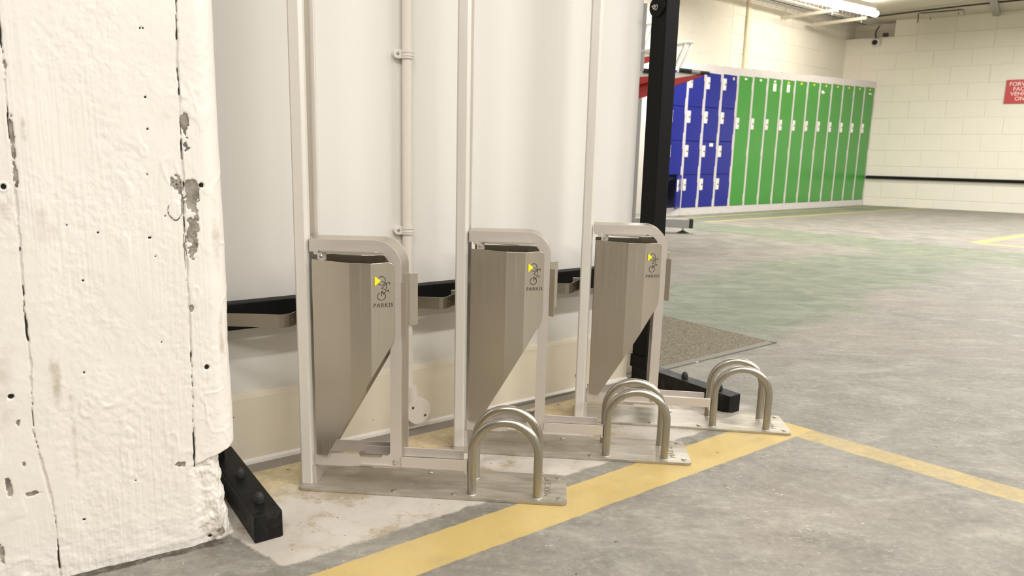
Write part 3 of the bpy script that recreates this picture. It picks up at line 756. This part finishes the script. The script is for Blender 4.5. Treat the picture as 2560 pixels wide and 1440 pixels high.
# ================================================================== BLACK SUPPORT FRAME (local x along wall, y = -n)
bf = thing('support_frame', 'black powder-coated steel frame along the wall with posts, rail and floor feet', 'frame', W0, AW)
MB().box(-0.06, 1.130, -0.052, -0.019, 0.2985, 0.3505, 0.002).build('cross_rail', 'black', bf)
MB().box(-0.06, 1.130, -0.052, -0.019, 2.05, 2.10, 0.002).build('cross_rail', 'black', bf)
for (u0, u1, n0, n1, fu0, fu1, fn) in ((-0.075, -0.025, 0.012, 0.062, -0.0425, 0.005, 0.319), (1.1330, 1.1830, 0.012, 0.064, 1.1450, 1.1900, 0.345)):
    ps = MB().box(u0, u1, -n1, -n0, 0.045, 2.2, 0.003).build('post', 'black', bf)
    MB().box(u0 - 0.004, u1 + 0.002, -n1 - 0.002, -n0 + 0.002, 0.045, 0.082, 0.001).build('post_socket', 'black', ps)
    MB().lathe([(0.026, 0), (0.026, 0.005)], (u0, -(n0 + n1) / 2 + 0.004, 1.030), (-1, 0, 0), 24).build('joint_plate', 'black', ps)
    MB().lathe([(0.008, 0), (0.008, 0.002), (0.0065, 0.003), (0.0065, 0.008), (0.003, 0.010), (0.003, 0.014)], (u0 - 0.005, -(n0 + n1) / 2 + 0.006, 1.028), (-1, 0, 0), 6).build('nut', 'bolt', ps)
    ft = MB().box(fu0, fu1, -fn, 0.06 - 0.062, 0.0005, 0.0475, 0.0025).build('floor_foot', 'scuffed', bf)
    uc = (fu0 + fu1) / 2
    for nb in (fn - 0.050, fn - 0.165):
        MB().lathe([(0.0085, 0), (0.0085, 0.007), (0.0082, 0.008), (0.0075, 0.012), (0.0055, 0.0155), (0.0025, 0.0175), (0.0005, 0.018)], (uc + 0.0, -nb, 0.0475), (0, 0, 1), 16).build('cap_nut', 'rubber', ft)

# ================================================================== CONDUIT on the partition wall
cd = thing('conduit_pipe', 'white painted conduit pipe running down the wall behind the racks', 'pipe', W0, AW)
PUX, PR = 0.4085, 0.0113
MB().tube([(PUX, -0.0015, 0.10), (PUX, -0.0015, CEIL)], PR, 20).build('pipe', 'conduit', cd)
MB().tube([(PUX + 0.003, -0.0135, 0.062), (PUX + 0.003, -0.0135, 0.107)], 0.0135, 20).build('pipe_adaptor', 'conduit', cd)
bx = MB().lathe([(0.0300, 0), (0.0300, 0.026), (0.0290, 0.028)], (0.4215, -0.001, 0.0495), (0, -1, 0), 32).build('junction_box', 'conduit', cd)
MB().lathe([(0.0310, 0), (0.0312, 0.002), (0.0300, 0.0035)], (0.4215, -0.0295, 0.0495), (0, -1, 0), 36).build('box_lid', 'white_paint', bx)
for du, dz_ in ((-0.016, 0.012), (0.016, -0.012)):
    MB().lathe([(0.0030, 0), (0.0030, 0.0012), (0.0015, 0.0022)], (0.4215 + du, -0.033, 0.0495 + dz_), (0, -1, 0), 12).build('lid_screw', 'rust', bx)
for cz_ in (0.8470, 0.4700):
    pts = [(PUX + (PR + 0.0022) * math.cos(R(a)), -0.0015 - (PR + 0.0022) * math.sin(R(a))) for a in range(0, 181, 12)]
    path = [(PUX + PR + 0.006, 0.0085), (PUX + PR + 0.0022, 0.006)] + pts + [(PUX - PR - 0.0022, 0.004), (PUX - PR - 0.004, 0.0015)]
    cl = MB().sheet(path, cz_ - 0.0095, cz_ + 0.0095, 0.0022).build('saddle_clip', 'white_paint', cd, bev=0.0006)
    for zr in (-0.0035, 0.0035):
        MB().sheet([(PUX + (PR + 0.0036) * math.cos(R(a)), -0.0015 - (PR + 0.0036) * math.sin(R(a))) for a in range(20, 161, 14)], cz_ + zr - 0.001, cz_ + zr + 0.001, 0.0016).build('clip_rib', 'white_paint', cl)
    cx = PUX - PR - 0.011
    tabp = arc(cx, cz_, 0.0095, 90, 270, 10) + [(PUX - PR - 0.001, cz_ - 0.0095), (PUX - PR - 0.001, cz_ + 0.0095)]
    MB().prism(tabp, 0.0102, -0.0018, XZ).build('clip_base', 'white_paint', cl, bev=0.001)
    MB().lathe([(0.0036, 0), (0.0034, 0.0012), (0.0018, 0.002)], (cx, -0.0018, cz_ + 0.0005), (0, -1, 0), 10).build('clip_screw', 'galv', cl)

# ================================================================== FLOOR MAT
ma = R(36.7)
mt = thing('floor_mat', 'coarse brown-grey entrance mat with a rubber edge lying beyond the black post', 'mat', (1.017, 2.466, 0), ma)
MB().box(-1.25, -0.022, 0.022, 0.85, 0.001, 0.0075, 0.001).build('pile', 'mat', mt)
fr = MB()
fr.prism([(0.0, 0.001), (0.0, 0.0035), (0.022, 0.0062), (0.022, 0.001)], -1.25, 0.0, lambda a, b, d: (d, a, b))
fr.prism([(0.0, 0.001), (0.0, 0.0035), (-0.022, 0.0062), (-0.022, 0.001)], 0.0, 0.87, lambda a, b, d: (a, d, b))
fr.build('rubber_edge', 'mat_edge', mt)
sc = MB().prism([(-0.012, 0.0), (0.004, -0.004), (0.014, -0.001), (0.009, 0.005), (-0.006, 0.004)], 0.0006, 0.003, XY).build('paint_flake', 'tag_white')
sc.location = (0.650, 2.199, 0); sc.rotation_euler = (0, 0, 0.2); tag(sc, 'small white paint flake on the floor beside the mat edge', 'debris')

# ================================================================== LOCKERS
L0 = Vector((2.104, 8.109, 0)); LW = 0.3097
def lock_part(parent, x, z, blue):
    lk = MB().box(x - 0.022, x + 0.028, -0.022, -0.004, z - 0.066, z + 0.066, 0.006).build('lock', 'lock', parent)
    MB().box(x - 0.010, x + 0.018, -0.0245, -0.021, z - 0.010, z + 0.006, 0.002).build('keyhole', 'lock_dark', lk)
    MB().lathe([(0.016, 0), (0.014, 0.006)], (x + 0.003, -0.0205, z + 0.034), (0, -1, 0), 12).build('lock_knob', 'lock', lk)
    MB().lathe([(0.016, 0), (0.014, 0.006)], (x + 0.003, -0.0205, z - 0.034), (0, -1, 0), 12).build('lock_knob', 'lock', lk)
    if blue: MB().box(x - 0.016, x + 0.022, -0.0255, -0.0215, z + 0.046, z + 0.062).build('lock_tag', 'trunk', lk)
ordn = ['first', 'second', 'third', 'fourth', 'fifth', 'sixth', 'seventh', 'eighth', 'ninth', 'tenth', 'eleventh']
for k in range(-1, 14):
    Ht = 1.659 + (1.785 - 1.659) * (k + 0.5) / 14.0
    blue = k < 3
    p = L0 + Vector((math.cos(AF), math.sin(AF), 0)) * (k * LW)
    if blue:
        lab = ['blue four-door locker with its bottom door ajar, partly hidden by the black post', 'blue four-door locker, second of the blue ones from the black post', 'blue four-door locker with a small white sticker on its third door', 'blue four-door locker next to the green lockers'][k + 1]
    else:
        extra = {2: ', with a white card near its top', 3: ', with a white card under a yellow tag', 6: ', with a torn white sticker', 10: ', against the end wall'}
        lab = 'tall green locker, %s from the blue ones%s' % (ordn[k - 3], extra.get(k - 3, ''))
    t = thing('locker', lab, 'locker', p, AF, 'row of lockers along the far wall')
    fw = 0.020; kz = 0.085; tz = Ht - 0.085
    fm = MB()
    fm.box(0.001, fw, 0.0, 0.05, 0.001, Ht); fm.box(LW - fw, LW - 0.001, 0.0, 0.05, 0.001, Ht)
    fm.box(fw, LW - fw, 0.0, 0.05, 0.001, kz); fm.box(fw, LW - fw, 0.0, 0.05, tz, Ht)
    fm.build('frame', 'locker_frame', t)
    MB().box(0.0015, LW - 0.0015, 0.05, 0.44, 0.001, Ht - 0.001).build('carcass', 'locker_frame', t)
    MB().box(0.001, LW - 0.001, 0.0, 0.45, Ht - 0.001, Ht + 0.003).build('top_panel', 'locker_frame', t)
    for zc in (0.042, Ht - 0.045):
        MB().lathe([(0.020, 0), (0.020, 0.003)], (LW * 0.52, 0.0, zc), (0, -1, 0), 12).build('vent_boss', 'lamp_body', t)
    nd = 4 if blue else 1
    dh = (tz - kz) / nd
    for j in range(nd):
        z0 = kz + j * dh + 0.003; z1 = kz + (j + 1) * dh - 0.003
        ajar = (k == -1 and j == 0)
        d = MB().box(0.0, LW - 2 * fw - 0.006, -0.016, 0.0, z0, z1, 0.003).build('door', 'blue' if blue else 'green', t)
        d.location = (fw + 0.003, 0.012, 0)
        if ajar:
            d.location = (LW - fw - 0.003, 0.0, 0); d.rotation_euler = (0, 0, R(28))
            d.data.transform(Matrix.Translation((-(LW - 2 * fw - 0.006), 0, 0)))
            MB().box(fw, LW - fw, 0.046, 0.0495, z0, z1).build('shaded_gap', 'locker_shade', t)  # dark sheet gives the shade of the hollow behind the open door
        lz = z0 + (z1 - z0) * (0.70 if blue else 0.640)
        lock_part(d, 0.022 if not ajar else 0.022 - (LW - 2 * fw - 0.006), lz, blue)
        for hz in ((0.12, 0.9) if blue else (0.06, 0.42, 0.93)):
            zz_ = z0 + (z1 - z0) * hz; xx = (LW - 2 * fw - 0.010) if not ajar else -0.004
            MB().box(xx - 0.006, xx + 0.006, -0.018, -0.004, zz_ - 0.045, zz_ + 0.045, 0.003).build('hinge', 'locker_frame', d)
        wdo = LW - 2 * fw - 0.006
        if not blue:
            g = k - 3
            MB().prism([(wdo * 0.47 + 0.026 * math.cos(R(a)), z1 - 0.028 + 0.013 * math.sin(R(a))) for a in range(0, 360, 30)], -0.0175, -0.0155, XZ).build('number_tag', 'tag_white' if g < 3 else 'tag_yellow', d)
            if g in (2, 3): MB().box(wdo * 0.36, wdo * 0.62, -0.0172, -0.0155, z1 - 0.145, z1 - 0.05).build('card', 'tag_white', d)
            if g == 6: MB().prism([(0.01, z1 - 0.10), (0.05, z1 - 0.09), (0.085, z1 - 0.105), (0.10, z1 - 0.125), (0.07, z1 - 0.135), (0.02, z1 - 0.13)], -0.0172, -0.0155, XZ).build('torn_sticker', 'tag_white', d)
            if g == 10: MB().box(wdo * 0.35, wdo * 0.68, -0.0172, -0.0155, z1 - 0.095, z1 - 0.075).build('sticker', 'tag_white', d)
        elif k == 1 and j == 1:
            MB().box(wdo * 0.48, wdo * 0.74, -0.0172, -0.0155, z1 - 0.055, z1 - 0.018).build('sticker', 'tag_white', d)
        elif k == 2 and j == 3:
            MB().lathe([(0.018, 0), (0.018, 0.0015)], (wdo * 0.72, -0.0158, z1 - 0.035), (0, -1, 0), 14).build('round_sticker', 'trunk', d)

# ================================================================== FAR WALL FITTINGS
t = thing('wall_trunking', 'cream vertical trunking on the far wall above the lockers', 'trunking', CORN, AF)
lx = (Vector((3.154, 9.499, 0)) - CORN).dot(Vector((math.cos(AF), math.sin(AF), 0)))
MB().box(lx - 0.03, lx + 0.03, -0.030, -0.001, 1.2, CEIL - 0.001, 0.004).build('channel', 'trunk', t)
for zc in (1.75, 2.05, 2.35): MB().box(lx - 0.037, lx + 0.037, -0.034, -0.029, zc, zc + 0.02, 0.002).build('saddle', 'trunk', t)
rail = thing('bump_rail', 'black bumper rail along the foot of the end wall', 'rail', CORN, ARW)
MB().prism([(-0.001, 0.398), (-0.045, 0.404), (-0.055, 0.418), (-0.045, 0.436), (-0.001, 0.442)], 0.47, 6.0, lambda a, b, d: (d, a, b)).build('rail', 'black', rail)

# red sign on the end wall
sx0 = (Vector((6.786, 9.858, 0)) - CORN).dot(Vector((math.cos(ARW), math.sin(ARW), 0)))
sg = thing('parking_sign', 'red sign with white capital lettering on the end wall', 'sign', CORN, ARW)
MB().box(sx0, sx0 + 0.41, -0.012, -0.0015, 1.441, 1.746, 0.002).build('sign_panel', 'sign', sg)
for i, s_ in enumerate(('FORWARD', 'FACING', 'VEHICLES', 'ONLY')):
    text_obj('lettering', s_, 0.070, 'sign_text', sg, (sx0 + 0.205, -0.0126, 1.688 - i * 0.0625), (1, 0, 0), (0, 0, 1), depth=0.0004)

# recess in the corner with the dome camera
dcn = thing('dome_camera', 'white dome security camera with black lens in the far corner', 'camera', CORN, ARW)
cxw = (Vector((5.478, 10.815, 0)) - CORN).dot(Vector((math.cos(ARW), math.sin(ARW), 0)))
MB().lathe([(0.060, 0), (0.060, 0.025), (0.052, 0.035)], (cxw, -0.0015, 2.335), (0, -1, 0), 24).build('housing', 'cam_white', dcn)
MB().lathe([(0.036, 0), (0.035, 0.015), (0.028, 0.028), (0.014, 0.036), (0.002, 0.038)], (cxw - 0.012, -0.036, 2.335), (-0.25, -1, 0.0), 20).build('lens', 'glass_dark', dcn)
MB().tube([(cxw, -0.02, 2.39), (cxw - 0.015, -0.04, 2.44), (cxw - 0.005, -0.05, 2.50), (cxw + 0.03, -0.06, 2.555)], 0.010, 8).build('cable_tail', 'cable', dcn)
MB().box(cxw + 0.08, cxw + 0.15, -0.06, -0.0015, 2.405, 2.455, 0.004).build('connector', 'cable', dcn)

# wire basket tray high along the far wall
ct = thing('cable_tray', 'wire basket cable tray hung along the far wall', 'cable tray', CORN, AF)
tm = MB(); y0, y1, zt = -0.62, -0.30, 2.50
for i in range(7):
    y = y0 + (y1 - y0) * i / 6
    tm.tube([(-6.5, y, zt), (-0.25, y, zt)], 0.0035, 6)
for i in range(63):
    x = -6.5 + i * 0.1
    tm.tube([(x, y0, zt + 0.05), (x, y0, zt), (x, y1, zt), (x, y1, zt + 0.05)], 0.003, 6)
tm.tube([(-6.5, y0, zt + 0.05), (-0.25, y0, zt + 0.05)], 0.0035, 6); tm.tube([(-6.5, y1, zt + 0.05), (-0.25, y1, zt + 0.05)], 0.0035, 6)
tm.build('wire_basket', 'galv', ct)
for dy, zc, rr in ((-0.55, 2.515, 0.010), (-0.50, 2.513, 0.008), (-0.44, 2.518, 0.012), (-0.38, 2.513, 0.009)):
    MB().tube([(-6.5, dy, zc)] + [(-6.4 + i * 0.5, dy + random.uniform(-.012, .012), zc + random.uniform(0, .006)) for i in range(13)], rr, 8).build('cable', 'cable' if rr > 0.01 else 'strut', ct)
# cross struts on drop rods
for (x, lab) in ((-1.95, 'galvanised strut on a drop rod, the one further from the corner'), (-1.20, 'galvanised strut on a drop rod, the one nearer the corner')):
    sr = thing('ceiling_strut', lab, 'strut', CORN, AF, 'ceiling struts')
    MB().box(x - 0.02, x + 0.02, -0.84, -0.10, 2.435, 2.475, 0.003).build('channel', 'strut', sr)
    for yy in (-0.16, -0.78):
        MB().tube([(x, yy, 2.405), (x, yy, CEIL - 0.001)], 0.005, 8).build('drop_rod', 'strut', sr)
        MB().lathe([(0.011, 0), (0.011, 0.012)], (x, yy, 2.423), (0, 0, 1), 6).build('nut', 'galv', sr)
# cable run under the slab along the end wall
cb = MB(); cb.tube([(5.05, 10.45, 2.61), (5.22, 10.28, 2.60), (5.55, 9.87, 2.598), (5.89, 9.47, 2.592), (6.36, 9.145, 2.605), (7.2, 8.5, 2.61)], 0.011, 8)
o = cb.build('ceiling_cable', 'cable'); tag(o, 'dark cable clipped under the ceiling beside the end wall', 'cable')
bk = thing('ceiling_bracket', 'flat metal bracket plate under the ceiling at the top of the end wall', 'bracket', CORN, ARW)
MB().box(0.95, 1.45, -0.42, -0.12, 2.595, 2.615, 0.002).build('plate', 'strut', bk)
for xx, yy in ((0.93, -0.30), (1.06, -0.15), (1.4, -0.38)): MB().tube([(xx, yy, 2.52 if xx < 1 else 2.575), (xx, yy, CEIL - 0.001)], 0.006, 8).build('rod', 'cable', bk)
jo = MB(); jo.box(1.76, 1.84, -2.2, -0.002, 2.575, CEIL - 0.001, 0.003); o = jo.build('ceiling_joist', 'galv')
o.location = CORN; o.rotation_euler = (0, 0, ARW); tag(o, 'short steel joist under the ceiling above the red sign', 'joist')

# ================================================================== LAMP FIXTURES
def batten(lab, loc, rz):
    t = thing('fluorescent_batten', lab, 'ceiling light', loc, rz, 'fluorescent battens')
    MB().prism([(-0.045, 0.13), (-0.040, 0.075), (0.040, 0.075), (0.045, 0.13)], -0.72, 0.72, lambda a, b, d: (d, a, b)).build('body', 'lamp_body', t)
    return t
near_w = ['over the pillar end of the racks', 'over the black post end of the racks', 'over the floor mat', 'behind the viewer on the left', 'behind the viewer on the right', 'over the bay line crossing', 'over the empty bays at far right', 'behind the partition end, added to brighten the far side', 'over the green floor patch, added to brighten the far side', 'in front of the green lockers, added to brighten the far side', 'over the bays by the red sign, added to brighten the far side', 'in front of the blue lockers, added to brighten the far side', 'close to the end wall, added to brighten the far side']
for (lu, ln, e), wh in zip(LAMPS, near_w):
    q = wpt(lu, ln, 2.435)
    bt = batten('fluorescent batten on the ceiling ' + wh, q, AW)
    for sx_ in (-0.45, 0.45): MB().tube([(sx_, 0, 0.12), (sx_, 0, CEIL - 2.435 - 0.001)], 0.004, 6).build('drop_wire', 'strut', bt)
TB0 = Vector((3.424, 8.570, 0)); TB1 = Vector((4.746, 9.449, 0)); tc = (TB0 + TB1) / 2; td = (TB1 - TB0)
TL = td.length
fx = batten('lit fluorescent tube batten hanging above the green lockers', (tc.x, tc.y, 2.435), math.atan2(td.y, td.x))
MB().tube([(-TL / 2, 0, 0.030), (TL / 2, 0, 0.030)], 0.036, 14).build('tube', 'tube', fx)
for sx_ in (-0.74, 0.74):
    MB().tube([(sx_ * 0.6, 0, 0.12), (sx_ * 0.6, 0, CEIL - 2.436)], 0.004, 6).build('drop_wire', 'strut', fx)
MB().tube([(-TL / 2 - 0.01, 0, 0.03), (-TL / 2 - 0.06, 0, 0.0), (-TL / 2 - 0.07, 0, 0.05), (-TL / 2 - 0.02, 0, 0.09)], 0.006, 8).build('lead', 'lamp_body', fx)

# ================================================================== TWO-TIER RACK beyond the post
tr = thing('two_tier_bike_rack', 'galvanised two-tier bike rack with red trays behind the black post', 'bike rack', (1.62, 6.21, 0), R(-8))
bm_ = MB().box(-1.6, 0.075, -0.045, 0.035, 0.048, 0.122, 0.004).build('floor_beam', 'galv', tr)
MB().box(0.075, 0.108, -0.046, 0.036, 0.046, 0.124, 0.004).build('end_cap', 'rubber', bm_)
MB().lathe([(0.055, 0.0005), (0.050, 0.006), (0.016, 0.018), (0.014, 0.024)], (0.03, -0.005, 0), (0, 0, 1), 18).build('levelling_foot', 'rubber', bm_)
MB().tube([(0.03, -0.005, 0.02), (0.03, -0.005, 0.05)], 0.010, 10).build('foot_stem', 'bolt', bm_)
MB().box(-0.62, -0.38, 0.0, 0.08, 0.122, 1.9, 0.004).build('upright', 'galv', tr)
def tray(dx, dy, z, slope, hoop=True):
    zf = lambda x: z + slope * (x - dx)
    L = 1.5
    def wedge(x0, x1, yb, w_, b0, b1, h0, h1):      # bottom/top offsets at x0 and x1
        vs = [(x0, yb, zf(x0) + b0), (x1, yb, zf(x1) + b1), (x1, yb + w_, zf(x1) + b1), (x0, yb + w_, zf(x0) + b0), (x0, yb, zf(x0) + h0), (x1, yb, zf(x1) + h1), (x1, yb + w_, zf(x1) + h1), (x0, yb + w_, zf(x0) + h0)]
        return vs, [(3, 2, 1, 0), (4, 5, 6, 7), (0, 1, 5, 4), (1, 2, 6, 5), (2, 3, 7, 6), (3, 0, 4, 7)]
    tp = MB().add(*wedge(dx - L, dx + 0.04, dy, 0.10, 0.0, 0.0, 0.085, 0.045)).build('tray', 'tray_white', tr)
    g = MB()
    for yy in (dy - 0.006, dy + 0.092): g.add(*wedge(dx - 0.55, dx + 0.09, yy, 0.012, -0.14, -0.006, 0.0, 0.006)); g.add(*wedge(dx - L, dx - 0.55, yy, 0.012, -0.14, -0.14, 0.0, 0.0))
    g.build('tray_side', 'red', tp)
    hb = zf(dx) + 0.04
    if hoop:
        for o_ in (0.0, 0.05):
            MB().tube([(dx - 0.17 + o_, dy + 0.01 + o_, hb), (dx - 0.085 + o_, dy + 0.01 + o_, hb + 0.215), (dx - 0.08 + o_, dy + 0.02 + o_, hb + 0.225)], 0.012, 8).build('wheel_hoop', 'tray_white', tp)
            MB().tube([(dx - 0.02, dy + 0.035, hb + 0.232), (dx - 0.06, dy + 0.01 + o_, hb + 0.232), (dx - 0.55, dy + 0.01 + o_, hb + 0.14 - o_ * 0.4)], 0.012, 8).build('hoop_bar', 'tray_white', tp)
    MB().tube([(dx - 0.12, dy - 0.02, hb + 0.005), (dx - 0.02, dy - 0.02, hb - 0.006)], 0.018, 10).build('grip', 'rubber', tp)
    MB().tube([(dx - 0.02, dy - 0.02, hb - 0.006), (dx + 0.05, dy - 0.02, hb - 0.014)], 0.017, 10).build('handle_tube', 'galv', tp)
    MB().tube([(dx + 0.05, dy - 0.02, hb - 0.014), (dx + 0.125, dy - 0.02, hb - 0.020)], 0.014, 10).build('handle_end', 'rubber', tp)
tray(0.03, 0.0, 1.318, 0.16)
tray(-0.27, 0.30, 1.515, 0.10)
tray(-0.27, -0.12, 1.30, 0.06, False)
